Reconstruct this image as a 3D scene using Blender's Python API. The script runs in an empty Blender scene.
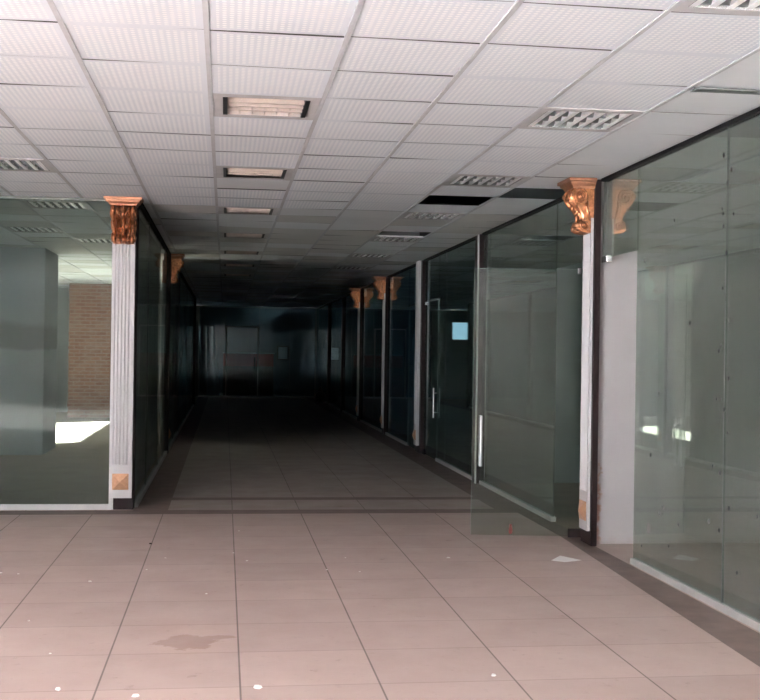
import bpy, math, random
from mathutils import Matrix, Vector

S = bpy.context.scene
COL = S.collection
R = math.radians

# ------------------------------------------------------------------ camera
EYE = Vector((0.0, 0.0, 1.45))
YAW, PITCH, ROLL = R(7.584), R(0.122), R(0.812)
fw = Vector((math.sin(YAW) * math.cos(PITCH), math.cos(YAW) * math.cos(PITCH), math.sin(PITCH)))
rt = Vector((math.cos(YAW), -math.sin(YAW), 0))
up = rt.cross(fw)
r2 = rt * math.cos(ROLL) + up * math.sin(ROLL)
u2 = up * math.cos(ROLL) - rt * math.sin(ROLL)
cam_data = bpy.data.cameras.new('camera')
cam_data.sensor_fit = 'HORIZONTAL'
cam_data.sensor_width = 36.0
cam_data.lens = 36.0 * 1163.3 / 760.0
cam_data.clip_end = 200
cam = bpy.data.objects.new('camera', cam_data)
COL.objects.link(cam)
cam.matrix_world = Matrix(((r2.x, u2.x, -fw.x, EYE.x), (r2.y, u2.y, -fw.y, EYE.y), (r2.z, u2.z, -fw.z, EYE.z), (0, 0, 0, 1)))
S.camera = cam

# ------------------------------------------------------------------ light
world = bpy.data.worlds.new('sky')
S.world = world
world.use_nodes = True
bg = world.node_tree.nodes['Background']
bg.inputs['Color'].default_value = (0.45, 0.78, 1.0, 1)
bg.inputs['Strength'].default_value = 0.65

sun_data = bpy.data.lights.new('sun', 'SUN')
sun_data.energy = 440.0
sun_data.angle = R(0.6)
sun_data.color = (0.75, 0.905, 1.0)
sun = bpy.data.objects.new('sun', sun_data)
COL.objects.link(sun)
SUN_DIR = Vector((0.83, 0.55, -0.46)).normalized()
sun.rotation_euler = SUN_DIR.to_track_quat('-Z', 'Y').to_euler()


def area(name, loc, direction, sx, sy, power, color):
    d = bpy.data.lights.new(name, 'AREA')
    d.shape = 'RECTANGLE'
    d.size, d.size_y = sx, sy
    d.energy = power
    d.color = color
    o = bpy.data.objects.new(name, d)
    COL.objects.link(o)
    o.location = loc
    o.rotation_euler = Vector(direction).to_track_quat('-Z', 'Z').to_euler()
    return o


# daylight in the long windows of the front hall's left wall, and in the small windows at the corridor end
area('daylight_side_windows', (-6.9, -6.2, 1.45), (1, 0.5, 0.05), 6.6, 2.4, 900, (0.80, 0.925, 1.0))
area('daylight_end_shop', (-0.78, 38.3, 1.9), (1, 0.0, -0.1), 0.5, 0.6, 0.5, (0.62, 0.84, 1.0))

S.view_settings.view_transform = 'Standard'
S.view_settings.look = 'None'
S.view_settings.exposure = 1.42
S.view_settings.gamma = 1.0
S.view_settings.use_curve_mapping = False


# ------------------------------------------------------------------ materials
def new_mat(name):
    m = bpy.data.materials.new(name)
    m.use_nodes = True
    nt = m.node_tree
    return m, nt, nt.nodes['Principled BSDF']


def nd(nt, kind, **kw):
    n = nt.nodes.new(kind)
    for k, v in kw.items():
        setattr(n, k, v)
    return n


def math_node(nt, op, a, b=None, clamp=False):
    n = nt.nodes.new('ShaderNodeMath')
    n.operation = op
    n.use_clamp = clamp
    for i, v in enumerate((a, b)):
        if v is None:
            continue
        if isinstance(v, (int, float)):
            n.inputs[i].default_value = v
        else:
            nt.links.new(v, n.inputs[i])
    return n.outputs[0]


def mix_col(nt, fac, a, b, blend='MIX'):
    n = nt.nodes.new('ShaderNodeMix')
    n.data_type = 'RGBA'
    n.blend_type = blend
    for idx, v in ((0, fac), (6, a), (7, b)):
        if isinstance(v, (int, float)):
            n.inputs[idx].default_value = v
        elif isinstance(v, tuple):
            n.inputs[idx].default_value = (v[0], v[1], v[2], 1)
        else:
            nt.links.new(v, n.inputs[idx])
    return n.outputs[2]


def noise(nt, coord, scale, detail=3.0, rough=0.55):
    n = nt.nodes.new('ShaderNodeTexNoise')
    n.inputs['Scale'].default_value = scale
    n.inputs['Detail'].default_value = detail
    n.inputs['Roughness'].default_value = rough
    nt.links.new(coord, n.inputs['Vector'])
    return n.outputs['Fac']


def ramp(nt, v, lo, hi):
    n = nt.nodes.new('ShaderNodeMapRange')
    n.inputs['From Min'].default_value = lo
    n.inputs['From Max'].default_value = hi
    nt.links.new(v, n.inputs['Value'])
    return n.outputs['Result']


def plain(name, col, rough=0.6, metal=0.0, var=0.12, scale=9.0, bump=0.0, spec=0.5):
    m, nt, p = new_mat(name)
    tc = nd(nt, 'ShaderNodeTexCoord')
    n = noise(nt, tc.outputs['Object'], scale)
    c = mix_col(nt, ramp(nt, n, 0.3, 0.7), tuple(x * (1 - var) for x in col), tuple(min(1, x * (1 + var)) for x in col))
    nt.links.new(c, p.inputs['Base Color'])
    p.inputs['Roughness'].default_value = rough
    p.inputs['Metallic'].default_value = metal
    p.inputs['Specular IOR Level'].default_value = spec
    if bump:
        b = nd(nt, 'ShaderNodeBump')
        b.inputs['Strength'].default_value = bump
        b.inputs['Distance'].default_value = 0.004
        nt.links.new(noise(nt, tc.outputs['Object'], scale * 8), b.inputs['Height'])
        nt.links.new(b.outputs[0], p.inputs['Normal'])
    return m


def glass_mat(name, tint, ior=1.5, scale=1.0, dust=0.03):
    """flat pane: tinted see-through body with a mirror coat that grows towards grazing view"""
    m = bpy.data.materials.new(name)
    m.use_nodes = True
    nt = m.node_tree
    nt.nodes.clear()
    out = nd(nt, 'ShaderNodeOutputMaterial')
    tr = nd(nt, 'ShaderNodeBsdfTransparent')
    tr.inputs[0].default_value = (*tint, 1)
    gl = nd(nt, 'ShaderNodeBsdfGlossy')
    gl.inputs['Roughness'].default_value = 0.015
    gl.inputs['Color'].default_value = (0.93, 1.0, 0.97, 1)
    geo = nd(nt, 'ShaderNodeNewGeometry')
    fr = nd(nt, 'ShaderNodeFresnel')
    nt.links.new(math_node(nt, 'SUBTRACT', ior, math_node(nt, 'MULTIPLY', geo.outputs['Backfacing'], ior - 1 / ior)), fr.inputs['IOR'])
    mx = nd(nt, 'ShaderNodeMixShader')
    nt.links.new(math_node(nt, 'MULTIPLY', fr.outputs[0], scale), mx.inputs[0])
    # a film of dust
    df = nd(nt, 'ShaderNodeBsdfDiffuse')
    df.inputs[0].default_value = (0.5, 0.52, 0.49, 1)
    md = nd(nt, 'ShaderNodeMixShader')
    tc = nd(nt, 'ShaderNodeTexCoord')
    nt.links.new(math_node(nt, 'MULTIPLY', ramp(nt, noise(nt, tc.outputs['Object'], 1.3, 5), 0.25, 0.75), dust), md.inputs[0])
    nt.links.new(tr.outputs[0], md.inputs[1])
    nt.links.new(df.outputs[0], md.inputs[2])
    nt.links.new(md.outputs[0], mx.inputs[1])
    nt.links.new(gl.outputs[0], mx.inputs[2])
    nt.links.new(mx.outputs[0], out.inputs[0])
    return m


FX0, FW, FY0, FD = -1.130, 0.6077, 7.38, 0.5823


def floor_mat(name, base, stain=False):
    m, nt, p = new_mat(name)
    tc = nd(nt, 'ShaderNodeTexCoord')
    co = tc.outputs['Object']
    sx = nd(nt, 'ShaderNodeSeparateXYZ')
    nt.links.new(co, sx.inputs[0])
    u = math_node(nt, 'DIVIDE', math_node(nt, 'SUBTRACT', sx.outputs[0], FX0), FW)
    v = math_node(nt, 'DIVIDE', math_node(nt, 'SUBTRACT', sx.outputs[1], FY0), FD)
    du = math_node(nt, 'MULTIPLY', math_node(nt, 'ABSOLUTE', math_node(nt, 'SUBTRACT', u, math_node(nt, 'ROUND', u))), FW)
    dv = math_node(nt, 'MULTIPLY', math_node(nt, 'ABSOLUTE', math_node(nt, 'SUBTRACT', v, math_node(nt, 'ROUND', v))), FD)
    gu = math_node(nt, 'MULTIPLY', math_node(nt, 'SUBTRACT', 1.0, ramp(nt, du, 0.0030, 0.0052), True), math_node(nt, 'LESS_THAN', sx.outputs[0], 2.4))
    gv = math_node(nt, 'SUBTRACT', 1.0, ramp(nt, dv, 0.0028, 0.0050), True)
    # every tile its own tone
    cv = nd(nt, 'ShaderNodeCombineXYZ')
    nt.links.new(math_node(nt, 'FLOOR', u), cv.inputs[0])
    nt.links.new(math_node(nt, 'FLOOR', v), cv.inputs[1])
    wn = nd(nt, 'ShaderNodeTexWhiteNoise')
    wn.noise_dimensions = '2D'
    nt.links.new(cv.outputs[0], wn.inputs['Vector'])
    c = mix_col(nt, wn.outputs['Value'], tuple(x * 0.93 for x in base), tuple(x * 1.04 for x in base))
    c = mix_col(nt, math_node(nt, 'MULTIPLY', ramp(nt, noise(nt, co, 2.2, 6, 0.65), 0.38, 0.72), 0.28), c, tuple(x * f for x, f in zip(base, (0.72, 0.68, 0.64))))
    c = mix_col(nt, math_node(nt, 'MULTIPLY', ramp(nt, noise(nt, co, 17, 4, 0.6), 0.62, 0.70), 0.22), c, tuple(x * 0.55 for x in base))
    # scuffs
    c = mix_col(nt, math_node(nt, 'MULTIPLY', ramp(nt, noise(nt, co, 6.0, 5, 0.7), 0.645, 0.72), 0.45), c, tuple(x * 0.45 for x in base))
    if stain:
        def blob(cx, cy, rx, ry, thr):
            mp = nd(nt, 'ShaderNodeVectorMath', operation='SUBTRACT')
            nt.links.new(co, mp.inputs[0])
            mp.inputs[1].default_value = (cx, cy, 0)
            sc = nd(nt, 'ShaderNodeVectorMath', operation='DIVIDE')
            nt.links.new(mp.outputs[0], sc.inputs[0])
            sc.inputs[1].default_value = (rx, ry, 1)
            ln = nd(nt, 'ShaderNodeVectorMath', operation='LENGTH')
            nt.links.new(sc.outputs[0], ln.inputs[0])
            w = math_node(nt, 'ADD', ln.outputs['Value'], math_node(nt, 'MULTIPLY', math_node(nt, 'SUBTRACT', noise(nt, co, 9, 4, 0.7), 0.5), 1.8))
            return math_node(nt, 'SUBTRACT', 1.0, ramp(nt, w, thr - 0.08, thr + 0.08), True)
        b = math_node(nt, 'MAXIMUM', blob(-0.17, 5.84, 0.17, 0.17, 0.8), blob(-0.02, 5.93, 0.12, 0.05, 0.8))
        c = mix_col(nt, math_node(nt, 'MULTIPLY', b, 0.62), c, (base[0] * 0.60, base[1] * 0.50, base[2] * 0.43))
    c = mix_col(nt, math_node(nt, 'MULTIPLY', gu, 0.8), c, (0.10, 0.075, 0.06))
    c = mix_col(nt, math_node(nt, 'MULTIPLY', gv, 0.45), c, (0.16, 0.12, 0.10))
    nt.links.new(c, p.inputs['Base Color'])
    rg = ramp(nt, noise(nt, co, 3.0, 4), 0.3, 0.7)
    nt.links.new(math_node(nt, 'ADD', 0.42, math_node(nt, 'MULTIPLY', rg, 0.2)), p.inputs['Roughness'])
    p.inputs['Specular IOR Level'].default_value = 0.3
    return m


CX0, CW, CY0, CD = -0.6966, 0.600, 4.983, 0.607


def perforated_mat(name, base, dot):
    m, nt, p = new_mat(name)
    tc = nd(nt, 'ShaderNodeTexCoord')
    sx = nd(nt, 'ShaderNodeSeparateXYZ')
    nt.links.new(tc.outputs['Object'], sx.inputs[0])
    N = 20.0

    def cell(o, org, w):
        t = math_node(nt, 'DIVIDE', math_node(nt, 'SUBTRACT', o, org), w)
        fr = math_node(nt, 'FRACT', t)
        edge = math_node(nt, 'ABSOLUTE', math_node(nt, 'SUBTRACT', fr, 0.5))
        s = math_node(nt, 'SUBTRACT', math_node(nt, 'FRACT', math_node(nt, 'MULTIPLY', fr, N)), 0.5)
        return s, edge
    a, ea = cell(sx.outputs[0], CX0 - 60 * CW, CW)
    b, eb = cell(sx.outputs[1], CY0 - 60 * CD, CD)
    d = math_node(nt, 'SQRT', math_node(nt, 'ADD', math_node(nt, 'MULTIPLY', a, a), math_node(nt, 'MULTIPLY', b, b)))
    k = math_node(nt, 'SUBTRACT', 1.0, ramp(nt, d, 0.24, 0.38), True)
    inside = math_node(nt, 'MULTIPLY', math_node(nt, 'LESS_THAN', ea, 0.43), math_node(nt, 'LESS_THAN', eb, 0.43))
    k = math_node(nt, 'MULTIPLY', k, inside)
    c0 = mix_col(nt, ramp(nt, noise(nt, tc.outputs['Object'], 1.1, 4), 0.3, 0.7), tuple(x * 0.95 for x in base), tuple(min(1, x * 1.04) for x in base))
    nt.links.new(mix_col(nt, k, c0, dot), p.inputs['Base Color'])
    p.inputs['Roughness'].default_value = 0.7
    return m


def brick_mat(name):
    m, nt, p = new_mat(name)
    tc = nd(nt, 'ShaderNodeTexCoord')
    sx = nd(nt, 'ShaderNodeSeparateXYZ')
    nt.links.new(tc.outputs['Object'], sx.inputs[0])
    cx = nd(nt, 'ShaderNodeCombineXYZ')
    nt.links.new(math_node(nt, 'ADD', sx.outputs[0], sx.outputs[1]), cx.inputs[0])
    nt.links.new(sx.outputs[2], cx.inputs[1])
    b = nd(nt, 'ShaderNodeTexBrick')
    nt.links.new(cx.outputs[0], b.inputs['Vector'])
    b.inputs['Scale'].default_value = 1.0
    b.inputs['Brick Width'].default_value = 0.22
    b.inputs['Row Height'].default_value = 0.075
    b.inputs['Mortar Size'].default_value = 0.010
    b.inputs['Color1'].default_value = (0.22, 0.095, 0.06, 1)
    b.inputs['Color2'].default_value = (0.28, 0.135, 0.09, 1)
    b.inputs['Mortar'].default_value = (0.29, 0.215, 0.18, 1)
    c = mix_col(nt, math_node(nt, 'MULTIPLY', ramp(nt, noise(nt, tc.outputs['Object'], 4, 5), 0.45, 0.7), 0.5), b.outputs['Color'], (0.31, 0.225, 0.19))
    nt.links.new(c, p.inputs['Base Color'])
    p.inputs['Roughness'].default_value = 0.9
    return m


def column_mat(name):
    """grey plaster, paler fresh skim below an uneven edge at chest height"""
    m, nt, p = new_mat(name)
    tc = nd(nt, 'ShaderNodeTexCoord')
    sx = nd(nt, 'ShaderNodeSeparateXYZ')
    nt.links.new(tc.outputs['Object'], sx.inputs[0])
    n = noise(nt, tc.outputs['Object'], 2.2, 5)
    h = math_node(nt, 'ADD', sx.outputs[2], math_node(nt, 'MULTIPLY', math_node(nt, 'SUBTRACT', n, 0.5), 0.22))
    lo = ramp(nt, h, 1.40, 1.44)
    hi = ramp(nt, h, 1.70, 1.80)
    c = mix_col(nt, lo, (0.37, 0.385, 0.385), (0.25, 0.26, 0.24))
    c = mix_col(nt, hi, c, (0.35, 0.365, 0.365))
    nt.links.new(c, p.inputs['Base Color'])
    p.inputs['Roughness'].default_value = 0.85
    return m


def board_mat(name):
    """white painted plasterboard, damp brown stain and torn edge low by the post"""
    m, nt, p = new_mat(name)
    tc = nd(nt, 'ShaderNodeTexCoord')
    co = tc.outputs['Object']
    n = noise(nt, co, 1.6, 5)
    c = mix_col(nt, ramp(nt, n, 0.3, 0.7), (0.315, 0.29, 0.287), (0.345, 0.32, 0.317))
    sx = nd(nt, 'ShaderNodeSeparateXYZ')
    nt.links.new(co, sx.inputs[0])
    nn = math_node(nt, 'MULTIPLY', math_node(nt, 'SUBTRACT', noise(nt, co, 14, 5, 0.7), 0.5), 0.20)
    dx = math_node(nt, 'ADD', math_node(nt, 'SUBTRACT', sx.outputs[0], 2.832), nn)
    dz = math_node(nt, 'ADD', math_node(nt, 'MULTIPLY', sx.outputs[2], 0.16), nn)
    e = math_node(nt, 'MULTIPLY', math_node(nt, 'SUBTRACT', 1.0, ramp(nt, dx, 0.025, 0.055), True), math_node(nt, 'SUBTRACT', 1.0, ramp(nt, dz, 0.06, 0.12), True))
    c = mix_col(nt, math_node(nt, 'MULTIPLY', e, 0.8), c, (0.25, 0.11, 0.06))
    low = math_node(nt, 'ADD', sx.outputs[2], nn)
    c = mix_col(nt, math_node(nt, 'MULTIPLY', math_node(nt, 'SUBTRACT', 1.0, ramp(nt, low, 0.0, 0.06), True), 0.5), c, (0.30, 0.25, 0.23))
    nt.links.new(c, p.inputs['Base Color'])
    p.inputs['Roughness'].default_value = 0.75
    return m


M = dict(
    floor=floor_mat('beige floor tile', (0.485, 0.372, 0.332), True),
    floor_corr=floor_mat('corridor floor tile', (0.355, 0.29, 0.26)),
    floor_dark=plain('brown floor border', (0.175, 0.125, 0.108), 0.55, var=0.18, scale=5, spec=0.3),
    floor_shop=plain('shop floor', (0.26, 0.20, 0.15), 0.6, var=0.1, scale=3, spec=0.3),
    perf=perforated_mat('perforated ceiling tile', (0.80, 0.83, 0.875), (0.99, 0.995, 1.0)),
    tile=plain('plain ceiling tile', (0.77, 0.785, 0.80), 0.75, var=0.05, scale=1.2),
    tile_old=plain('aged ceiling tile', (0.64, 0.63, 0.61), 0.75, var=0.07, scale=1.2),
    tbar=plain('grey ceiling bar', (0.53, 0.53, 0.545), 0.55, var=0.08),
    slab=plain('dark concrete slab', (0.02, 0.02, 0.02), 0.9),
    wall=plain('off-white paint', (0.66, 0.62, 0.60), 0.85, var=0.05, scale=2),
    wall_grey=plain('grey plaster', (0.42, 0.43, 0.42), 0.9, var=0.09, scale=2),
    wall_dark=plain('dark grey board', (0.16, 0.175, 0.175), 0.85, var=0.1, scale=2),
    board=board_mat('painted plasterboard'),
    column=column_mat('patched grey plaster'),
    brick=brick_mat('red brick'),
    white=plain('white lacquer', (0.42, 0.395, 0.395), 0.45, var=0.03, scale=3),
    track=plain('white aluminium', (0.36, 0.345, 0.33), 0.4, var=0.05, scale=4),
    black=plain('black rubber strip', (0.010, 0.009, 0.009), 0.7, spec=0.12),
    post=plain('dark brown steel', (0.016, 0.008, 0.008), 0.6, var=0.3, scale=6, spec=0.15),
    chrome=plain('brushed chrome', (0.72, 0.72, 0.72), 0.22, 1.0, var=0.05),
    steel=plain('dull steel', (0.30, 0.31, 0.31), 0.4, 0.8, var=0.1),
    gold=plain('antique gold leaf', (0.40, 0.165, 0.08), 0.30, 0.85, var=0.55, scale=34),
    copper=plain('dull copper gilding', (0.36, 0.165, 0.095), 0.42, 0.6, var=0.2, scale=24),
    gold_flat=plain('gold paint', (0.50, 0.28, 0.165), 0.42, 0.6, var=0.15, scale=20),
    pan=plain('grey lamp surround', (0.52, 0.50, 0.50), 0.5, var=0.06),
    pan_dark=plain('shadow grey bar', (0.27, 0.26, 0.26), 0.6),
    lamp_black=plain('black lamp end', (0.012, 0.012, 0.013), 0.5),
    tube=plain('warm white tube', (0.74, 0.66, 0.60), 0.3, var=0.04),
    reflector=plain('warm reflector', (0.56, 0.46, 0.40), 0.35, 0.3, var=0.06),
    louvre=plain('louvre glint white', (0.95, 0.95, 0.95), 0.35, 0.0, var=0.02),  # white colour stands in for the glints on reflective blades
    tray=plain('lamp tray', (0.05, 0.05, 0.05), 0.5, 0.3),
    glass=glass_mat('green tinted glass', (0.745, 0.785, 0.745), dust=0.20),
    glass_front=glass_mat('grey green glass', (0.72, 0.755, 0.735), dust=0.06, scale=0.06),
    glass_door=glass_mat('clear door glass', (0.86, 0.90, 0.87), dust=0.03, scale=0.35),
    glass_mid=glass_mat('grey glass', (0.54, 0.62, 0.61), dust=0.06, scale=0.8),
    glass_left=glass_mat('dusty dark glass', (0.86, 0.875, 0.86), dust=0.17, scale=0.35),
    glass_dimmer=glass_mat('sun dimming pane', (0.70, 0.71, 0.71), dust=0.01),  # tint of the added pane that weakens the hall's sun patch
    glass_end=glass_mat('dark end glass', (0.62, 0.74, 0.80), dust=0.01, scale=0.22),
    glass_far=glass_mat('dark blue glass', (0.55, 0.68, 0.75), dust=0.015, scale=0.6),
    edge=plain('green glass edge', (0.10, 0.15, 0.125), 0.3),
    seal=plain('grey seal', (0.13, 0.14, 0.13), 0.6),
    spot=plain('dark sealant spot', (0.03, 0.03, 0.03), 0.8),
    red=plain('red tape', (0.22, 0.018, 0.016), 0.6),
    red_dark=plain('red lacquer', (0.42, 0.05, 0.035), 0.5),
    paper=plain('white paper', (0.88, 0.86, 0.84), 0.8, var=0.03),
    chip=plain('white plaster', (0.85, 0.83, 0.80), 0.9, var=0.06),
    dirt=plain('dark crumb', (0.05, 0.035, 0.03), 0.9),
    bag=plain('black plastic', (0.02, 0.02, 0.022), 0.4, bump=0.5),
    cloth=plain('pale blue sheeting', (0.62, 0.72, 0.78), 0.8, var=0.1),
    wood=plain('dark wood', (0.10, 0.06, 0.04), 0.5, var=0.3),
)


# ------------------------------------------------------------------ mesh helpers
class MB:
    def __init__(self):
        self.v, self.f, self.mi = [], [], []

    def quad(self, pts, mi=0):
        n = len(self.v)
        self.v += [tuple(p) for p in pts]
        self.f.append(tuple(range(n, n + len(pts))))
        self.mi.append(mi)

    def box(self, x0, x1, y0, y1, z0, z1, mi=0):
        n = len(self.v)
        self.v += [(x0, y0, z0), (x1, y0, z0), (x1, y1, z0), (x0, y1, z0), (x0, y0, z1), (x1, y0, z1), (x1, y1, z1), (x0, y1, z1)]
        for q in ((0, 3, 2, 1), (4, 5, 6, 7), (0, 1, 5, 4), (1, 2, 6, 5), (2, 3, 7, 6), (3, 0, 4, 7)):
            self.f.append(tuple(n + i for i in q))
            self.mi.append(mi)

    def prism(self, outline, axis, a, b, mi=0):
        """outline of 2D points swept along an axis from a to b"""
        def at(p, t):
            if axis == 'z':
                return (p[0], p[1], t)
            if axis == 'x':
                return (t, p[0], p[1])
            return (p[0], t, p[1])
        n, k = len(self.v), len(outline)
        self.v += [at(p, a) for p in outline] + [at(p, b) for p in outline]
        for i in range(k):
            j = (i + 1) % k
            self.f.append((n + i, n + j, n + k + j, n + k + i))
            self.mi.append(mi)
        self.f.append(tuple(n + i for i in reversed(range(k))))
        self.f.append(tuple(n + k + i for i in range(k)))
        self.mi += [mi, mi]

    def tube(self, pts, rad, seg=10, mi=0):
        n = len(self.v)
        rads = rad if isinstance(rad, (list, tuple)) else [rad] * len(pts)
        P = [Vector(p) for p in pts]
        for i, p in enumerate(P):
            t = (P[min(i + 1, len(P) - 1)] - P[max(i - 1, 0)]).normalized()
            a = t.orthogonal().normalized() if abs(t.x) > 0.99 else t.cross(Vector((1, 0, 0))).normalized()
            b = t.cross(a)
            for k in range(seg):
                w = 2 * math.pi * k / seg
                self.v.append(tuple(p + (a * math.cos(w) + b * math.sin(w)) * rads[i]))
        for i in range(len(P) - 1):
            for k in range(seg):
                k2 = (k + 1) % seg
                self.f.append((n + i * seg + k, n + i * seg + k2, n + (i + 1) * seg + k2, n + (i + 1) * seg + k))
                self.mi.append(mi)
        self.f.append(tuple(n + k for k in reversed(range(seg))))
        self.f.append(tuple(n + (len(P) - 1) * seg + k for k in range(seg)))
        self.mi += [mi, mi]

    def ball(self, c, r, sx=1, sy=1, sz=1, seg=12, rings=8, mi=0, wob=0, rnd=None):
        n = len(self.v)
        for i in range(rings + 1):
            th = math.pi * i / rings
            for k in range(seg):
                ph = 2 * math.pi * k / seg
                q = r * (1 + (rnd.uniform(-wob, wob) if rnd else 0))
                self.v.append((c[0] + q * sx * math.sin(th) * math.cos(ph), c[1] + q * sy * math.sin(th) * math.sin(ph), c[2] + q * sz * math.cos(th)))
        for i in range(rings):
            for k in range(seg):
                k2 = (k + 1) % seg
                self.f.append((n + i * seg + k, n + (i + 1) * seg + k, n + (i + 1) * seg + k2, n + i * seg + k2))
                self.mi.append(mi)

    def build(self, name, mats, parent=None, smooth=False, bevel=0.0):
        me = bpy.data.meshes.new(name)
        me.from_pydata(self.v, [], self.f)
        for m in (mats if isinstance(mats, (list, tuple)) else [mats]):
            me.materials.append(m)
        me.polygons.foreach_set('material_index', self.mi)
        if smooth:
            me.polygons.foreach_set('use_smooth', [True] * len(self.f))
        me.update()
        o = bpy.data.objects.new(name, me)
        COL.objects.link(o)
        if parent is not None:
            o.parent = parent
        if bevel:
            b = o.modifiers.new('bevel', 'BEVEL')
            b.width = bevel
            b.segments = 2
            b.limit_method = 'ANGLE'
        return o


def tag(o, label, cat, group=None, kind=None):
    o['label'] = label
    o['category'] = cat
    if group:
        o['group'] = group
    if kind:
        o['kind'] = kind
    return o


def empty(name, loc=(0, 0, 0), rz=0.0):
    o = bpy.data.objects.new(name, None)
    o.empty_display_size = 0.1
    COL.objects.link(o)
    o.location = loc
    o.rotation_euler = (0, 0, rz)
    return o


def copy_tree(o, parent=None):
    kids = [c for c in o.children]
    c = o.copy()
    COL.objects.link(c)
    c.parent = parent
    for k in kids:
        copy_tree(k, c)
    return c


def box_obj(name, mat, b, parent=None, bevel=0.0):
    mb = MB()
    mb.box(*b)
    return mb.build(name, mat, parent, bevel=bevel)


def struct_box(name, mat, b, label, cat):
    return tag(box_obj(name, mat, b), label, cat, kind='structure')


# ------------------------------------------------------------------ dimensions
H = 2.80          # ceiling height
XR = 2.85         # plane of the right-hand storefront
XL = -0.80        # plane of the glazing on the corridor's left
YF = 10.72        # plane of the glazed front left of the corridor
YE = 36.4         # end of the corridor
X0, X1, Y0 = -7.0, 6.6, -10.0

# ------------------------------------------------------------------ floor
fl = MB()


def fq(x0, x1, y0, y1, mi):
    fl.quad([(x0, y0, 0), (x1, y0, 0), (x1, y1, 0), (x0, y1, 0)], mi)


BI, BO = 2.50, 2.81           # brown border along the storefront, narrowing with distance
BJ = BI + 0.045 * 4.0
fq(X0, BI, Y0, 5.0, 0)
fl.quad([(X0, 5.0, 0), (BI, 5.0, 0), (BJ, 9.0, 0), (X0, 9.0, 0)], 0)
fq(X0, BJ, 9.0, 10.40, 0)
fq(BI, BO, Y0, 5.0, 2)
fl.quad([(BI, 5.0, 0), (BO, 5.0, 0), (BO, 9.0, 0), (BJ, 9.0, 0)], 2)
fq(BJ, BO, 9.0, 10.40, 2)
fq(BO, XR, Y0, 8.68, 0)
fq(BO, XR, 8.68, 10.40, 2)
fq(X0, XR, 10.40, 10.66, 2)
fq(X0, XL, 10.66, 10.80, 0)
fq(XL, -0.49, 10.66, YE, 2)
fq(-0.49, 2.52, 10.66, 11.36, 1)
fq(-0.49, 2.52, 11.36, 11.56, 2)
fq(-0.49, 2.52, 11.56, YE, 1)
fq(2.52, XR, 10.66, YE, 2)
fq(XR, X1, Y0, 8.66, 0)
fq(XR, X1, 8.66, 40.0, 3)
fq(X0, XL, 10.80, 40.0, 3)
fq(XL, XR, YE, 40.0, 3)
floor = fl.build('floor', [M['floor'], M['floor_corr'], M['floor_dark'], M['floor_shop']])
tag(floor, 'dusty beige tiled floor with dark brown border strips and a brown stain', 'floor', kind='structure')

# ------------------------------------------------------------------ ceiling
rnd = random.Random(7)
XC = lambda i: CX0 + CW * i
YC = lambda k: CY0 + CD * k
TUBE_ROWS = [2, 6, 10, 14, 18, 22, 26]
LOUV = [(4, k) for k in (-2, 2, 6, 10, 14, 18, 22)] + [(-2, 6), (-2, 10), (-3, 14), (-2, 16)]
lamp_cells = {(1, k) for k in TUBE_ROWS} | set(LOUV)
holes = {(4, 8), (5, 7), (4, 13), (6, 5), (7, 7), (7, 3), (8, 5), (6, 2)}
ce = MB()
bars = MB()
i0, i1 = -11, 12
k0, k1 = -25, 51
for i in range(i0, i1):
    for k in range(k0, k1):
        xa, xb, ya, yb = XC(i), XC(i + 1), YC(k), YC(k + 1)
        if xb > X1 + 0.3 or (i, k) in lamp_cells or (i, k) in holes:
            continue
        if i == 5:
            xb = XR
        if i == 6:
            xa = XR
        if i <= 4 and YC(k) < 10.9 and not (i == 1 and k == 7):
            mi = 0
        elif i == 5 and YC(k) < 10:
            mi = 1
        else:
            mi = 1 if rnd.random() < 0.6 else 2
        z = H + 0.006
        t = [rnd.uniform(-0.0035, 0.0035) for _ in range(4)]
        a, b = 0.004, 0.0034
        top = [(xa + a, ya + b, z + t[0]), (xa + a, yb - b, z + t[1]), (xb - a, yb - b, z + t[2]), (xb - a, ya + b, z + t[3])]
        ce.quad(top, mi)
ceil = ce.build('ceiling', [M['perf'], M['tile'], M['tile_old']])
tag(ceil, 'white suspended ceiling of perforated and plain square tiles with missing tiles', 'ceiling', kind='structure')
for i in range(i0, i1 + 1):
    x = XC(i)
    if i == 6 or x > X1 + 0.3:
        continue
    bars.box(x - 0.012, x + 0.012, YC(k0), YC(k1), H + 0.002, H + 0.014)
g = bars.build('trim_1', M['tbar'])
tag(g, 'grey metal bars of the suspended ceiling between the tiles', 'ceiling grid', kind='structure')
struct_box('ceiling_slab', M['slab'], (X0 - 0.3, X1 + 0.6, YC(k0), 40.2, 3.35, 3.5), 'dark concrete slab seen through the holes of missing ceiling tiles', 'ceiling')
struct_box('gap_strip', M['steel'], (2.31, XR - 0.03, YC(1) - 0.045, YC(1) + 0.03, H - 0.010, H - 0.004), 'grey strip standing in for the gap at a dropped ceiling tile near the right glazing', 'trim')  # flat strip in place of the dark gap beside a dropped tile

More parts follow.
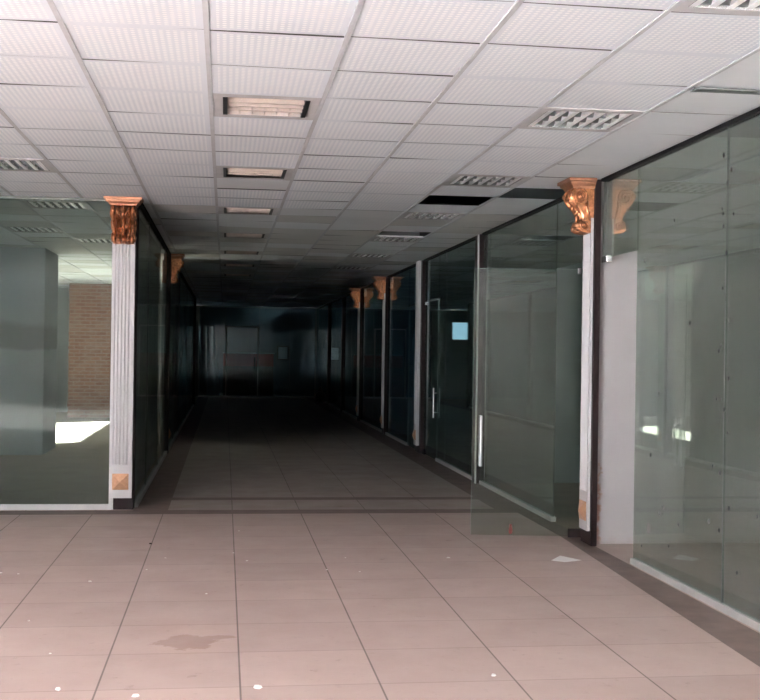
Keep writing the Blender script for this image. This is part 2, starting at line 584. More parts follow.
# ------------------------------------------------------------------ solid walls
w = MB()
for yy0, yy1, zz0, zz1 in ((Y0 - 0.2, -9.6, 0, 3.4), (-2.2, 10.9, 0, 3.4), (-9.6, -2.2, 2.7, 3.4), (-9.6, -2.2, 0, 0.2)):
    w.box(X0 - 0.2, X0, yy0, yy1, zz0, zz1)
tag(w.build('wall_left', M['wall']), 'off-white outer wall far left with window openings', 'wall', kind='structure')
w = MB()
for yy0, yy1, zz0, zz1 in ((10.9, 14.9, 0, 3.4), (21.2, 27.2, 0, 3.4), (14.9, 21.2, 2.62, 3.4), (14.9, 21.2, 0, 1.55)):
    w.box(-6.2, -6.0, yy0, yy1, zz0, zz1)
w.box(X0 - 0.2, -6.0, 10.80, 10.9, 0, 3.4)
tag(w.build('wall_hall', M['wall_grey']), 'grey outer wall with a sunny opening behind the left glazing', 'wall', kind='structure')
struct_box('wall_back', M['wall'], (X0 - 0.2, X1 + 0.2, Y0 - 0.2, Y0, 0, 3.4), 'off-white wall of the hall behind the viewer', 'wall')
struct_box('wall_right', M['wall_grey'], (X1, X1 + 0.2, Y0 - 0.2, 40.2, 0, 3.4), 'grey back wall of the shops on the right', 'wall')
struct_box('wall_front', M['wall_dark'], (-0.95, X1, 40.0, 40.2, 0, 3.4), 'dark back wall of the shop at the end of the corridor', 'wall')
struct_box('wall_inner', M['wall_grey'], (-6.2, -0.97, 27.0, 27.15, 0, 3.4), 'grey rear wall of the hall behind the left glazing', 'wall')
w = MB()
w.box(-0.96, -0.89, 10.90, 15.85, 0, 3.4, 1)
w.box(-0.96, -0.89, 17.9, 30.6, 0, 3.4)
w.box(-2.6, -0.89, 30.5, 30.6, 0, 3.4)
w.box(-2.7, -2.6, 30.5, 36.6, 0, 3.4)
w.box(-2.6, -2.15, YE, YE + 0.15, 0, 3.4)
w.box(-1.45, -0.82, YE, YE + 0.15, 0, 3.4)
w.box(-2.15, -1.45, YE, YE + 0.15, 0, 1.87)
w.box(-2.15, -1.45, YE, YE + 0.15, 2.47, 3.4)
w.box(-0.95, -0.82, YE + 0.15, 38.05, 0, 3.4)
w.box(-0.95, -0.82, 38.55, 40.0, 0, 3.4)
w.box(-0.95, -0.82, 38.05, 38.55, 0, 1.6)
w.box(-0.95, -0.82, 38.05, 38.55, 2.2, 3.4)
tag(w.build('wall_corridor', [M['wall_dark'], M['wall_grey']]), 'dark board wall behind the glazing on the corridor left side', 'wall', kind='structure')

partitions = [8.70, 12.84, 16.72, 20.52, 24.42, 28.10, 31.95, 36.5]
struct_box('wall_shop', M['board'], (2.832, X1, 8.66, 8.74, 0, 3.4), 'white painted board wall seen through the open doorway on the right', 'wall')
for n, y in enumerate(partitions[1:]):
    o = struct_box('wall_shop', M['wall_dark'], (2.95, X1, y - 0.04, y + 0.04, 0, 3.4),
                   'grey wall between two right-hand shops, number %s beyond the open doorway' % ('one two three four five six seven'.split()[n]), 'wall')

# ------------------------------------------------------------------ glazing
wcount = [0]


def pane(parent, x0, x1, y0, y1, z0, z1, mat, name='glass_panel'):
    mb = MB()
    mb.box(x0, x1, y0, y1, z0, z1)
    return mb.build(name, mat, parent)


def window_x(x, y0, y1, splits, label, mat, side=-1, z0=0.042, z1=2.775, track=True, top='black'):
    """glazed front standing in a plane of constant x"""
    wcount[0] += 1
    t = tag(empty('window_%d' % wcount[0], (x, (y0 + y1) / 2, 0)), label, 'glass storefront', kind='structure')
    t.location = (0, 0, 0)
    ys = [y0] + list(splits) + [y1]
    panes = []
    for a, b in zip(ys[:-1], ys[1:]):
        panes.append(pane(t, x - 0.006, x + 0.006, a + 0.0025, b - 0.0025, z0, z1, mat))
    for s in splits:
        box_obj('joint_seal', M['seal'], (x - 0.0065, x + 0.0065, s - 0.0025, s + 0.0025, z0, z1), t)
    if track:
        box_obj('bottom_track', M['track'], (x - 0.025, x + 0.025, y0, y1, 0.0, z0), t)
    if top:
        box_obj('top_track', M[top], (x - 0.03, x + 0.03, y0, y1, z1, H - 0.003), t)
    return t, panes


def window_y(y, x0, x1, splits, label, mat, z0=0.05, z1=2.775):
    wcount[0] += 1
    t = tag(empty('window_%d' % wcount[0]), label, 'glass storefront', kind='structure')
    xs = [x0] + list(splits) + [x1]
    for a, b in zip(xs[:-1], xs[1:]):
        pane(t, a + 0.0025, b - 0.0025, y - 0.006, y + 0.006, z0, z1, mat)
    for s in splits:
        box_obj('joint_seal', M['seal'], (s - 0.0025, s + 0.0025, y - 0.0065, y + 0.0065, z0, z1), t)
    box_obj('bottom_track', M['track'], (x0, x1, y - 0.025, y + 0.025, 0.0, z0), t)
    box_obj('top_track', M['seal'], (x0, x1, y - 0.02, y + 0.02, z1, H - 0.003), t)
    return t


def patch_fitting(parent, b):
    return box_obj('patch_fitting', M['chrome'], b, parent, bevel=0.004)


# right storefront nearest the viewer
t, panes = window_x(XR, 1.4, 7.82, [3.9, 6.36], 'tall grey-green glass panels nearest on the right with dark sealant spots', M['glass'])
rs = random.Random(5)
sp = MB()
spots = [(6.36 + rs.choice((-0.055, 0.05, 0.045, -0.004)), z) for z in (0.45, 0.78, 1.02, 1.15, 1.21, 1.33, 1.52, 1.66, 1.85, 2.05, 2.28, 2.45, 2.52, 2.62)]
spots += [(rs.uniform(5.9, 7.7), rs.uniform(0.1, 2.4)) for _ in range(22)]
for y, z in spots:
    r = rs.uniform(0.009, 0.014)
    sp.ball((XR - 0.006, y, z), r, 0.25, 1, 1.2, 8, 5)
o = sp.build('sealant_spots', M['spot'], panes[2])
o['kind'] = 'stuff'
tr1, tp = window_x(XR, 7.82, 8.56, [], 'glass transom above the open doorway beside the dark post', M['glass'], z0=2.19, track=False)
patch_fitting(tr1, (XR - 0.022, XR + 0.022, 8.43, 8.55, 2.155, 2.205))

# second shop
tr2, tp = window_x(XR, 8.80, 9.83, [], 'glass transom over the doorway of the open glass door', M['glass'], z0=2.20, track=False)
window_x(XR, 9.83, 12.70, [], 'single tall glass panel beyond the open glass door on the right', M['glass'])
window_x(XR, 12.98, 15.42, [14.9], 'glass panel reflecting a blue window, third shop on the right', M['glass_mid'])
window_x(XR, 15.42, 16.50, [], 'glass transom above the closed door of the third shop', M['glass_mid'], z0=2.20, track=False)
window_x(XR, 17.02, 18.00, [], 'glass transom above the closed door of the fourth shop', M['glass_far'], z0=2.20, track=False)
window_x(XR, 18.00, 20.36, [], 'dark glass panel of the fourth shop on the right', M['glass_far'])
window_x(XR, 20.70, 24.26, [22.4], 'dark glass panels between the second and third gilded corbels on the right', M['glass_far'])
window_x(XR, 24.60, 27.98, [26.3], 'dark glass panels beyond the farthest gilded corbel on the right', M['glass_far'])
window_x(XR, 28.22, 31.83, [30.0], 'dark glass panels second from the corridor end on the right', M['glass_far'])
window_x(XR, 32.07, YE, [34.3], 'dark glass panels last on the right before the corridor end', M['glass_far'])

# left side
window_y(YF, X0, -1.02, [-5.1, -3.1], 'wide grey-green glass front left of the white fluted pilaster', M['glass_front'])
box_obj('end_profile', M['track'], (-1.02, -0.985, YF - 0.02, YF + 0.02, 0.0, 2.775), bpy.data.objects['window_%d' % wcount[0]])
window_x(XL, 10.86, 16.46, [12.3, 14.4, 15.5], 'dark glass panels behind the white pilaster on the left corridor side', M['glass_left'])
window_x(XL, 16.86, 20.36, [18.6], 'dark glass panels past the first corbel on the left corridor side', M['glass_left'])
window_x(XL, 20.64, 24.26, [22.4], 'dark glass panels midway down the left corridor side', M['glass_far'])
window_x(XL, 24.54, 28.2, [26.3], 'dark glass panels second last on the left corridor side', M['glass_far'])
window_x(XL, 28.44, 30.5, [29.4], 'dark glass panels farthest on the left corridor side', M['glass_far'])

# end of the corridor
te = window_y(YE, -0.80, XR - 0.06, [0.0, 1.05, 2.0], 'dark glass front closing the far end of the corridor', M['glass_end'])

# unseen tinted pane added in the hall's sunny opening to dim its light
wcount[0] += 1
t = tag(empty('window_%d' % wcount[0]), 'unseen tinted pane added to dim the sun behind the left glass front', 'window', kind='structure')
pane(t, -6.11, -6.10, 14.9, 21.2, 1.55, 2.62, M['glass_dimmer'])

# window in the alcove at the far left that lights the corridor end
wcount[0] += 1
t = tag(empty('window_%d' % wcount[0]), 'small bright window hidden in the alcove at the corridor end', 'window', kind='structure')
mb = MB()
for b in ((-2.15, -2.12, YE + 0.02, YE + 0.08, 1.87, 2.47), (-1.48, -1.45, YE + 0.02, YE + 0.08, 1.87, 2.47), (-2.12, -1.48, YE + 0.02, YE + 0.08, 1.87, 1.90), (-2.12, -1.48, YE + 0.02, YE + 0.08, 2.44, 2.47)):
    mb.box(*b)
mb.build('window_frame', M['track'], t)


# ------------------------------------------------------------------ glass doors
def glass_door(n, width, height, label, mat, loc, rz, handle_z=0.98, tape=False, metal='steel', handle=True):
    """leaf hung at the local origin, running along local +x"""
    d = tag(empty('door_%d' % n, loc, rz), label, 'glass door', kind='structure')
    pane(d, 0.01, width, -0.006, 0.006, 0.012, height, mat, 'door_leaf')
    mb = MB()
    mb.box(width, width + 0.002, -0.006, 0.006, 0.012, height)
    mb.box(0.01, width, -0.006, 0.006, height, height + 0.002)
    mb.build('glass_edge', M['edge'], d)
    box_obj('patch_fitting', M['chrome'], (0.0, 0.07, -0.020, 0.020, height - 0.035, height + 0.012), d, bevel=0.004)
    box_obj('patch_fitting', M['post'], (0.0, 0.12, -0.022, 0.022, 0.004, 0.07), d, bevel=0.004)
    for s in ((-1, 1) if handle else ()):
        mb = MB()
        y = s * 0.045
        x = width - 0.065
        mb.tube([(x, y, handle_z - 0.20), (x, y, handle_z + 0.20)], 0.013, 12)
        for z in (handle_z - 0.13, handle_z + 0.13):
            mb.tube([(x, s * 0.006, z), (x, y, z)], 0.010, 10)
        mb.build('handle', M[metal], d)
    if tape:
        mb = MB()
        mb.box(0.285 + 0.28, 0.285 + 0.30, -0.0075, -0.006, 0.02, 0.10)
        mb.box(0.285 + 0.275, 0.285 + 0.305, -0.0076, -0.006, 0.03, 0.07)
        mb.build('red_tape', M['red'], d)['label'] = 'scrap of red tape at the bottom of the glass'
    return d


hinge = Vector((2.84, 8.95, 0))
free = Vector((1.98, 9.08, 0))
glass_door(1, 0.89, 2.13, 'frameless glass door standing open into the hall by the pilaster', M['glass_door'], hinge, math.atan2(free.y - hinge.y, free.x - hinge.x), handle_z=0.76, tape=True)
glass_door(2, 1.02, 2.17, 'closed frameless glass door of the third shop on the right', M['glass_mid'], (XR, 16.47, 0), R(-90), handle_z=0.78)
glass_door(3, 0.93, 2.17, 'closed frameless glass door of the fourth shop on the right', M['glass_far'], (XR, 17.04, 0), R(90), handle=False)

# ------------------------------------------------------------------ posts
def post(b, label, mat='post'):
    return tag(box_obj('steel_post', M[mat], b, bevel=0.004), label, 'post')


mb = MB()
mb.box(2.778, 2.822, 8.555, 8.82, 0, 2.79)
tag(mb.build('steel_post', M['post']), 'dark brown steel post between the open doorway and the gilded pilaster', 'post')
p2 = post((2.80, 2.90, 12.74, 12.96, 0, 2.79), 'dark steel post behind the open glass door on the right')
box_obj('cover_strip', M['track'], (2.79, 2.80, 12.74, 12.79, 0, 2.79), p2)['label'] = 'pale metal cover strip'
post((2.802, 2.88, 16.53, 16.99, 0, 2.79), 'dark post behind the plain white pilaster by the third shop')
post((2.802, 2.88, 20.38, 20.68, 0, 2.79), 'dark post behind the second gilded pilaster on the right')
post((2.802, 2.88, 24.28, 24.58, 0, 2.79), 'dark post behind the farthest gilded pilaster on the right')
post((2.80, 2.88, 28.0, 28.2, 0, 2.79), 'dark post without a pilaster on the right, second from the corridor end')
post((2.80, 2.88, 31.85, 32.05, 0, 2.79), 'dark post last on the right before the corridor end')
post((-0.98, -0.80, 10.70, 10.84, 0, 2.79), 'dark corner post behind the white fluted pilaster on the left')
post((-0.86, -0.765, 16.42, 16.53, 0, 2.79), 'dark post behind the first corbel on the left corridor wall')
post((-0.86, -0.80, 20.38, 20.62, 0, 2.79), 'dark post second down the left corridor wall')
post((-0.86, -0.80, 24.28, 24.52, 0, 2.79), 'dark post third down the left corridor wall')
post((-0.86, -0.80, 28.22, 28.42, 0, 2.79), 'dark post fourth down the left corridor wall')
post((-0.86, -0.76, 30.5, 30.7, 0, 2.79), 'dark post farthest down the left corridor wall')


# ------------------------------------------------------------------ pilasters
def shaft_mesh(wd, dp, z0, z1):
    """fluted board: front face at -y"""
    n = 5
    pts = [(-wd / 2, 0), (-wd / 2, -dp)]
    m = 0.022
    step = (wd - 2 * m) / n
    for i in range(n):
        a = -wd / 2 + m + step * i
        pts += [(a + step * 0.10, -dp), (a + step * 0.22, -dp + 0.007), (a + step * 0.5, -dp + 0.010), (a + step * 0.78, -dp + 0.007), (a + step * 0.90, -dp)]
    pts += [(wd / 2, -dp), (wd / 2, 0)]
    mb = MB()
    mb.prism(list(reversed(pts)), 'z', z0 + 0.30, z1)
    mb.box(-wd / 2, wd / 2, -dp, 0, z0, z0 + 0.30)
    return mb


def corbel(parent, dp):
    """gilded scroll bracket with acanthus leaf under a moulded top"""
    zt = 2.795
    c = empty('corbel', (0, 0, 0))
    c.parent = parent
    # moulded top slab
    mb = MB()
    prof = [(0.0, 0.0), (0.215, 0.0), (0.215, -0.022), (0.200, -0.027), (0.196, -0.040), (0.176, -0.058), (0.172, -0.072), (0.0, -0.072)]
    rows = []
    for d, z in prof[1:7]:
        hw = 0.105 + (d - 0.172) * 1.15 + 0.012
        rows.append([(-hw, 0.0, zt + z), (-hw, -d, zt + z), (hw, -d, zt + z), (hw, 0.0, zt + z)])
    n = len(mb.v)
    for r_ in rows:
        mb.v += r_
    for i in range(len(rows) - 1):
        for j in range(3):
            mb.f.append((n + i * 4 + j, n + (i + 1) * 4 + j, n + (i + 1) * 4 + j + 1, n + i * 4 + j + 1))
            mb.mi.append(0)
        mb.f.append((n + i * 4 + 3, n + (i + 1) * 4 + 3, n + (i + 1) * 4, n + i * 4))
        mb.mi.append(0)
    mb.f.append((n, n + 1, n + 2, n + 3)); mb.mi.append(0)
    L = n + (len(rows) - 1) * 4
    mb.f.append((L + 3, L + 2, L + 1, L)); mb.mi.append(0)
    mb.build('abacus', M['copper'], c)
    # bracket: S-shaped front
    ctrl = [(0.150, -0.072), (0.172, -0.100), (0.172, -0.145), (0.145, -0.190), (0.108, -0.228), (0.084, -0.270), (0.080, -0.305), (0.098, -0.330), (0.112, -0.355), (0.106, -0.385), (0.080, -0.402), (0.040, -0.408)]
    pts = []
    NV = 48
    for s in range(NV + 1):
        f = s / NV * (len(ctrl) - 1)
        i = min(int(f), len(ctrl) - 2)
        tt = f - i
        p0, p1, p2_, p3 = ctrl[max(i - 1, 0)], ctrl[i], ctrl[i + 1], ctrl[min(i + 2, len(ctrl) - 1)]
        pts.append(tuple(0.5 * (2 * p1[a] + (p2_[a] - p0[a]) * tt + (2 * p0[a] - 5 * p1[a] + 4 * p2_[a] - p3[a]) * tt ** 2 + (3 * p1[a] - p0[a] - 3 * p2_[a] + p3[a]) * tt ** 3) for a in (0, 1)))
    NU = 36
    mb = MB()
    n = 0
    for s, (d, z) in enumerate(pts):
        v = s / NV
        hw = 0.103 - 0.012 * v
        mb.v.append((-hw, 0.0, zt + z))
        for k in range(NU + 1):
            u = -1 + 2 * k / NU
            au = abs(u)
            if au > 0.72:
                off = 0.014 * math.sqrt(max(0.0, 1 - ((au - 0.86) / 0.14) ** 2))
            else:
                lobe = 0.5 + 0.5 * math.cos(v * 2 * math.pi * 4.5 + au * 5.0)
                off = -0.034 + 0.046 * abs(math.cos(u * 6.5)) ** 0.8 * (0.62 + 0.38 * lobe) + 0.008 * (1 - au)
            mb.v.append((u * hw, -max(0.004, d + off), zt + z))
        mb.v.append((hw, 0.0, zt + z))
    W_ = NU + 3
    for s in range(NV):
        for k in range(W_ - 1):
            mb.f.append((s * W_ + k, s * W_ + k + 1, (s + 1) * W_ + k + 1, (s + 1) * W_ + k))
            mb.mi.append(0)
    mb.f.append(tuple(NV * W_ + k for k in range(W_)))
    mb.mi.append(0)
    mb.build('bracket', M['gold'], c)
    # spiral scrolls on both flanks, large above, small below
    for sgn in (-1, 1):
        mb = MB()
        for (cy, cz, r0, turns, dirn, hw) in ((0.108, -0.135, 0.058, 1.9, 1, 0.100), (0.070, -0.352, 0.040, 1.6, -1, 0.092)):
            P, Rr = [], []
            NS = 40
            for q in range(NS + 1):
                f = q / NS
                a = dirn * f * turns * 2 * math.pi + math.pi * 0.3
                r = r0 * (1 - 0.86 * f)
                P.append((sgn * (hw + 0.004 + 0.006 * f), -(cy + r * math.cos(a)), zt + cz + r * math.sin(a)))
                Rr.append(0.0105 * (1 - 0.35 * f))
            mb.tube(P, Rr, 8)
            mb.ball((sgn * (hw + 0.010), -cy, zt + cz), 0.012, 1, 1, 1, 10, 6)
        # leaf rib joining the two scrolls
        mb.tube([(sgn * 0.100, -0.050, zt - 0.165), (sgn * 0.101, -0.062, zt - 0.215), (sgn * 0.099, -0.046, zt - 0.265), (sgn * 0.097, -0.034, zt - 0.315)], [0.006, 0.016, 0.013, 0.006], 8)
        mb.build('scroll', M['gold'], c, smooth=True)
    # front knobs: two above, a row below
    for sgn in (-1, 1):
        mb = MB()
        mb.ball((sgn * 0.092, -0.180, zt - 0.120), 0.020, 1, 0.8, 1.1, 12, 8)
        mb.build('knob', M['gold'], c, smooth=True)
    for k in range(5):
        mb = MB()
        mb.ball((-0.084 + 0.042 * k, -0.112, zt - 0.375), 0.0175, 1, 0.8, 1.0, 12, 8)
        mb.build('knob', M['gold'], c, smooth=True)
    # acanthus tips curling off the front
    mb = MB()
    for (x, z, d, tilt) in ((0.0, -0.115, 0.190, 0.0), (-0.040, -0.150, 0.182, 0.3), (0.040, -0.150, 0.182, -0.3), (0.0, -0.215, 0.135, 0.0), (-0.038, -0.250, 0.108, 0.3), (0.038, -0.250, 0.108, -0.3), (0.0, -0.300, 0.100, 0.0)):
        mb.tube([(x, -d + 0.012, zt + z + 0.030), (x + tilt * 0.02, -d, zt + z + 0.012), (x + tilt * 0.05, -d - 0.008, zt + z - 0.010), (x + tilt * 0.06, -d - 0.002, zt + z - 0.028)], [0.004, 0.013, 0.011, 0.003], 8)
    mb.build('acanthus_leaf', M['gold'], c, smooth=True)
    return c


def make_pilaster(loc, rz, label='', gilded=True, wd=0.20, dp=0.04):
    t = tag(empty('pilaster', loc, rz), label, 'pilaster')
    shaft_mesh(wd, dp, 0.11, 2.79 if not gilded else 2.50).build('shaft', M['white'], t)
    if gilded:
        corbel(t, dp)
    mb = MB()
    s, z0, z1, d = 0.072, 0.185, 0.330, dp
    zc = (z0 + z1) / 2
    n = len(mb.v)
    mb.v += [(-s, -d, z0), (s, -d, z0), (s, -d, z1), (-s, -d, z1), (-s, -d - 0.008, z0), (s, -d - 0.008, z0), (s, -d - 0.008, z1), (-s, -d - 0.008, z1), (0, -d - 0.040, zc)]
    for f in ((0, 1, 5, 4), (1, 2, 6, 5), (2, 3, 7, 6), (3, 0, 4, 7), (4, 5, 8), (5, 6, 8), (6, 7, 8), (7, 4, 8), (3, 2, 1, 0)):
        mb.f.append(f)
        mb.mi.append(0)
    mb.build('pyramid_stud', M['gold_flat'], t)
    return t


make_pilaster((-0.915, 10.695, 0), 0, 'white fluted pilaster with gilded corbel and pyramid stud at the left corner')
PR = make_pilaster((2.776, 8.685, 0), R(-90), dp=0.022, label='white pilaster with gilded corbel between two doorways on the right')
for y, lb in ((20.52, 'dim white pilaster with corbel midway down the right side of the corridor'), (24.42, 'dim white pilaster with the farthest corbel on the right of the corridor')):
    c = copy_tree(PR)
    c.location = (2.80, y, 0)
    c['label'] = lb
make_pilaster((2.80, 16.74, 0), R(-90), 'white pilaster without a corbel by the closed door on the right', gilded=False, wd=0.22)
c = copy_tree(PR)
c.location = (-0.80, 16.715, 0)
c.rotation_euler = (0, 0, R(90))
c['label'] = 'dim pilaster with gilded corbel in profile on the left corridor wall'

# ------------------------------------------------------------------ hall behind the left glazing
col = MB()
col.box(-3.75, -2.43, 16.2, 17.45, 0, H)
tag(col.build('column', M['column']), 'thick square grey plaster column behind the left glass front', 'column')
bp = MB()
rb = random.Random(3)
zz = 0.0
while zz < H - 0.001:
    z2 = min(H, zz + 0.075)
    a, b = rb.uniform(-0.008, 0.010), rb.uniform(-0.004, 0.004)
    bp.box(-3.24 + a, -2.38 + b, 24.9 + b, 25.75, zz, z2)
    zz = z2
tag(bp.build('brick_pillar', M['brick']), 'bare brick pillar standing in sunlight behind the left glass front', 'pillar')

# ------------------------------------------------------------------ ceiling lights
def pan_mesh(hx, hy):
    """square metal surround with an opening, in a 0.6 m cell centred on the origin"""
    mb = MB()
    a, b = CW / 2 - 0.013, CD / 2 - 0.003
    mb.box(-a, -hx, -b, b, 0.0, 0.02)
    mb.box(hx, a, -b, b, 0.0, 0.02)
    mb.box(-hx, hx, -b, -hy, 0.0, 0.02)
    mb.box(-hx, hx, hy, b, 0.0, 0.02)
    return mb


def make_tube_light(loc, label):
    t = tag(empty('ceiling_light', loc), label, 'ceiling light', 'tube ceiling lights down the corridor')
    hx, hy = 0.235, 0.225
    pan_mesh(hx, hy).build('surround', M['pan'], t)
    mb = MB()
    mb.box(-hx, hx, -hy, hy, 0.075, 0.085)
    mb.box(-hx, hx, -hy - 0.004, -hy, 0.0, 0.085)
    mb.box(-hx, hx, hy, hy + 0.004, 0.0, 0.085)
    mb.build('reflector', M['reflector'], t)
    for s in (-1, 1):
        box_obj('end_cap', M['lamp_black'], (min(s * hx, s * (hx - 0.026)), max(s * hx, s * (hx - 0.026)), -hy, hy, -0.004, 0.075), t)
    for y in (-0.15, -0.05, 0.05, 0.15):
        mb = MB()
        mb.tube([(-hx + 0.026, y, 0.035), (hx - 0.026, y, 0.035)], 0.018, 12)
        mb.build('tube', M['tube'], t, smooth=True)
    mb = MB()
    for y in (-0.10, 0.0, 0.10):
        mb.prism([(y - 0.008, 0.0), (y + 0.008, 0.0), (y, 0.05)], 'x', -hx + 0.026, hx - 0.026)
    for k in range(1, 6):
        x = -hx + 0.026 + k * (2 * hx - 0.052) / 6
        mb.box(x - 0.002, x + 0.002, 0.02, hy, 0.004, 0.03)
    mb.build('baffle', M['reflector'], t)
    return t


def make_louvre_light(loc, label):
    t = tag(empty('ceiling_light', loc), label, 'ceiling light', 'louvred ceiling lights')
    hx, hy = 0.245, 0.232
    pan_mesh(hx, hy).build('surround', M['pan'], t)
    mb = MB()
    mb.box(-hx, hx, -hy, hy, 0.095, 0.105)
    for s in (-1, 1):
        mb.box(min(s * hx, s * (hx + 0.004)), max(s * hx, s * (hx + 0.004)), -hy, hy, 0.0, 0.105)
        mb.box(-hx, hx, min(s * hy, s * (hy + 0.004)), max(s * hy, s * (hy + 0.004)), 0.0, 0.105)
    mb.build('housing', M['tray'], t)
    mb = MB()
    for k in range(4):
        y = -hy + 0.02 + k * (2 * hy - 0.04) / 3
        mb.prism([(y - 0.006, 0.006), (y + 0.006, 0.006), (y + 0.003, 0.05), (y - 0.003, 0.05)], 'x', -hx, hx)
    mb.build('long_blades', M['steel'], t)  # darker tone puts the shade between the white blades into the colour
    mb = MB()
    for k in range(7):
        x = -hx + 0.02 + k * (2 * hx - 0.04) / 6
        mb.prism([(x - 0.015, 0.003), (x + 0.015, 0.003), (x + 0.002, 0.045), (x - 0.002, 0.045)], 'y', -hy, hy)
    mb.build('cross_blades', M['louvre'], t)
    for y in (-0.14, 0.0, 0.14):
        mb = MB()
        mb.tube([(-hx, y, 0.072), (hx, y, 0.072)], 0.013, 10)
        mb.build('tube', M['steel'], t, smooth=True)
    return t


ORD = ['nearest', 'second', 'third', 'fourth', 'fifth', 'sixth', 'seventh', 'eighth']
proto = None
for n, k in enumerate(TUBE_ROWS):
    loc = (XC(1) + CW / 2, YC(k) + CD / 2, H + 0.004)
    lb = 'warm tube ceiling light with black ends, %s in the row down the corridor' % ORD[n]
    if proto is None:
        proto = make_tube_light(loc, lb)
    else:
        c = copy_tree(proto)
        c.location = loc
        c['label'] = lb
proto = None
names = ['louvred ceiling light cut off by the top right picture corner'] + ['louvred ceiling light, %s in the row beside the right storefront' % ORD[n] for n in range(6)]
names += ['louvred ceiling light at the left edge of the front hall', 'louvred ceiling light just behind the left glass front', 'louvred ceiling light above the plaster column behind the left glass', 'louvred ceiling light between column and brick pillar behind the left glass']
for (i, k), lb in zip(LOUV, names):
    loc = (XC(i) + CW / 2, YC(k) + CD / 2, H + 0.004)
    if proto is None:
        proto = make_louvre_light(loc, lb)
    else:
        c = copy_tree(proto)
        c.location = loc
        c['label'] = lb

# ------------------------------------------------------------------ shop at the end of the corridor
t = tag(empty('counter', (0, 0, 0)), 'dim counter with a red front behind the glass at the corridor end', 'counter')
box_obj('body', M['wood'], (-0.05, 1.55, 37.6, 38.2, 0, 0.95), t)
box_obj('red_panel', M['red_dark'], (-0.05, 1.55, 37.56, 37.6, 0.95, 1.35), t)
box_obj('worktop', M['wall_grey'], (-0.08, 1.58, 37.55, 38.2, 1.35, 1.39), t)
t = tag(empty('picture_frame', (0, 0, 0)), 'small pale framed notice behind the glass at the corridor end', 'picture')
box_obj('frame', M['wood'], (1.78, 2.15, 39.96, 40.0, 1.15, 1.62), t)
box_obj('print', M['paper'], (1.81, 2.12, 39.955, 39.96, 1.18, 1.59), t)
mb = MB()
rc = random.Random(11)
for s in range(25):
    v = s / 24
    for k in range(25):
        a = 2 * math.pi * k / 24
        r = (0.10 + 0.10 * v) * (1 + 0.14 * math.sin(5 * a + 2 * v) + 0.05 * math.sin(11 * a))
        mb.v.append((-0.48 + 0.20 * v * 0.6 + r * math.cos(a), 37.2 + r * 0.8 * math.sin(a), 2.20 * (1 - v)))
for s in range(24):
    for k in range(24):
        mb.f.append((s * 25 + k, s * 25 + k + 1, (s + 1) * 25 + k + 1, (s + 1) * 25 + k))
        mb.mi.append(0)
tag(mb.build('hanging_sheet', M['cloth'], smooth=True), 'pale bluish sheet hanging in folds behind the glass at the corridor end', 'sheet')
t = tag(empty('door_4'), 'dim glass door with thin pale frame at the corridor end', 'glass door', kind='structure')
mb = MB()
for b in ((0.02, 0.05, 36.33, 36.38, 0.05, 2.2), (1.00, 1.03, 36.33, 36.38, 0.05, 2.2), (0.02, 1.03, 36.33, 36.38, 2.17, 2.20)):
    mb.box(*b)
mb.build('door_frame', M['track'], t)
mb = MB()
mb.tube([(0.92, 36.33, 0.85), (0.92, 36.33, 1.25)], 0.015, 10)
mb.build('handle', M['chrome'], t)

# black bag slumped by the last post
mb = MB()
rg = random.Random(2)
mb.ball((2.68, 32.6, 0.17), 0.17, 0.9, 0.9, 1.0, 16, 10, 0, 0.09, rg)
mb.ball((2.66, 32.6, 0.37), 0.07, 0.9, 0.9, 1.3, 12, 8, 0, 0.12, rg)
tag(mb.build('rubbish_bag', M['bag'], smooth=True), 'small dark tied bag slumped by the far right post', 'bag')

# ------------------------------------------------------------------ scraps on the floor
mb = MB()
out = [(2.30, 7.97), (2.40, 8.09), (2.49, 7.99), (2.50, 7.90), (2.38, 7.90)]
n = len(out)
mb.v += [(x, y, 0.002 + 0.012 * (i % 2)) for i, (x, y) in enumerate(out)] + [(x, y, 0.001 + 0.012 * (i % 2)) for i, (x, y) in enumerate(out)]
mb.f += [tuple(range(n)), tuple(reversed(range(n, 2 * n)))]
mb.mi += [0, 0]
for i in range(n):
    j = (i + 1) % n
    mb.f.append((i, n + i, n + j, j))
    mb.mi.append(0)
tag(mb.build('paper_scrap', M['paper']), 'torn scrap of white paper on the floor near the open door', 'paper')


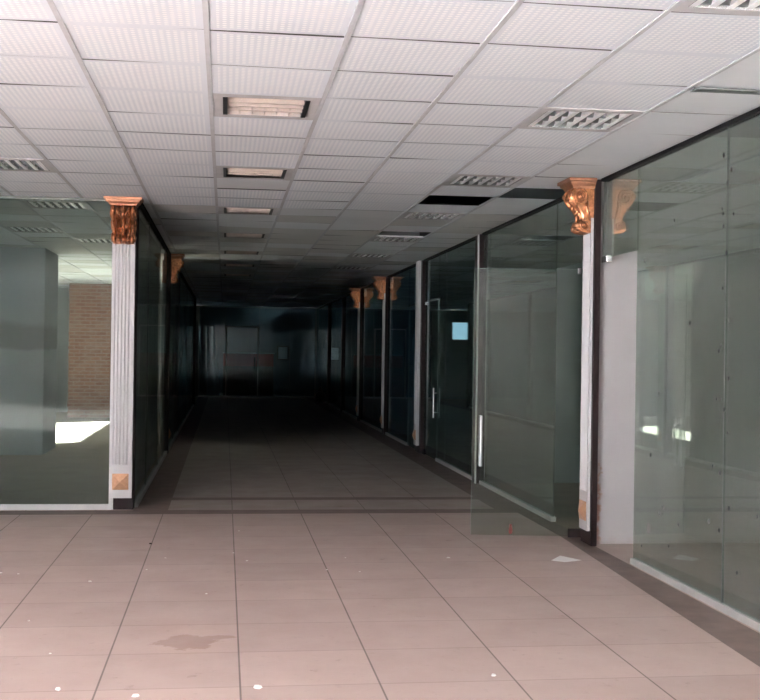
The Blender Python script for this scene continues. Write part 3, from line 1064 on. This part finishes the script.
def chip(loc, size, seed, mat, label, group=None, name='plaster_chip', cat='chip'):
    r = random.Random(seed)
    mb = MB()
    k = r.randint(5, 7)
    ring = [(math.cos(2 * math.pi * i / k) * size * r.uniform(0.6, 1.1), math.sin(2 * math.pi * i / k) * size * r.uniform(0.5, 0.9)) for i in range(k)]
    ring_up = [(x * 0.7, y * 0.7) for x, y in ring]
    h = size * 0.45
    mb.v += [(x, y, 0) for x, y in ring] + [(x, y, h * r.uniform(0.7, 1.2)) for x, y in ring_up]
    mb.f += [tuple(reversed(range(k))), tuple(range(k, 2 * k))]
    mb.mi += [0, 0]
    for i in range(k):
        j = (i + 1) % k
        mb.f.append((i, j, k + j, k + i))
        mb.mi.append(0)
    o = mb.build(name, mat)
    o.location = (loc[0], loc[1], 0.0005)
    return tag(o, label, cat, group)


chip((0.16, 5.03), 0.024, 1, M['chip'], 'white plaster chip right of a grout line below the brown stain')
chip((-0.68, 5.07), 0.018, 2, M['chip'], 'white plaster chip at the bottom left near the picture corner')
chip((-0.35, 4.95), 0.019, 3, M['chip'], 'white plaster chip at the bottom edge between the two leftmost grout lines')
chip((1.22, 5.13), 0.018, 4, M['chip'], 'white plaster chip at the bottom right of centre beside a grout line')
chip((-0.81, 7.40), 0.015, 5, M['chip'], 'white plaster chip on the left tiles in front of the white pilaster')
chip((-1.41, 7.72), 0.015, 6, M['chip'], 'white plaster chip at the left picture edge')
chip((1.59, 8.11), 0.014, 7, M['chip'], 'white plaster chip left of the open glass door')
chip((-0.53, 8.81), 0.016, 8, M['dirt'], 'dark crumb of dirt lying on a grout line by the corridor threshold', name='dirt_crumb', cat='crumb')
for n, (x, y) in enumerate([(-1.29, 7.68), (-1.01, 6.36), (-0.80, 5.67), (0.13, 9.41), (0.08, 8.39), (0.17, 8.07), (-0.09, 6.99), (0.86, 8.15), (0.69, 7.71), (-0.49, 7.78), (0.90, 7.63), (-0.39, 8.21)]):
    chip((x, y), 0.0085, 20 + n, M['chip'], 'tiny white plaster crumb scattered on the beige tiles', 'plaster crumbs on the floor', 'plaster_crumb', 'crumb')
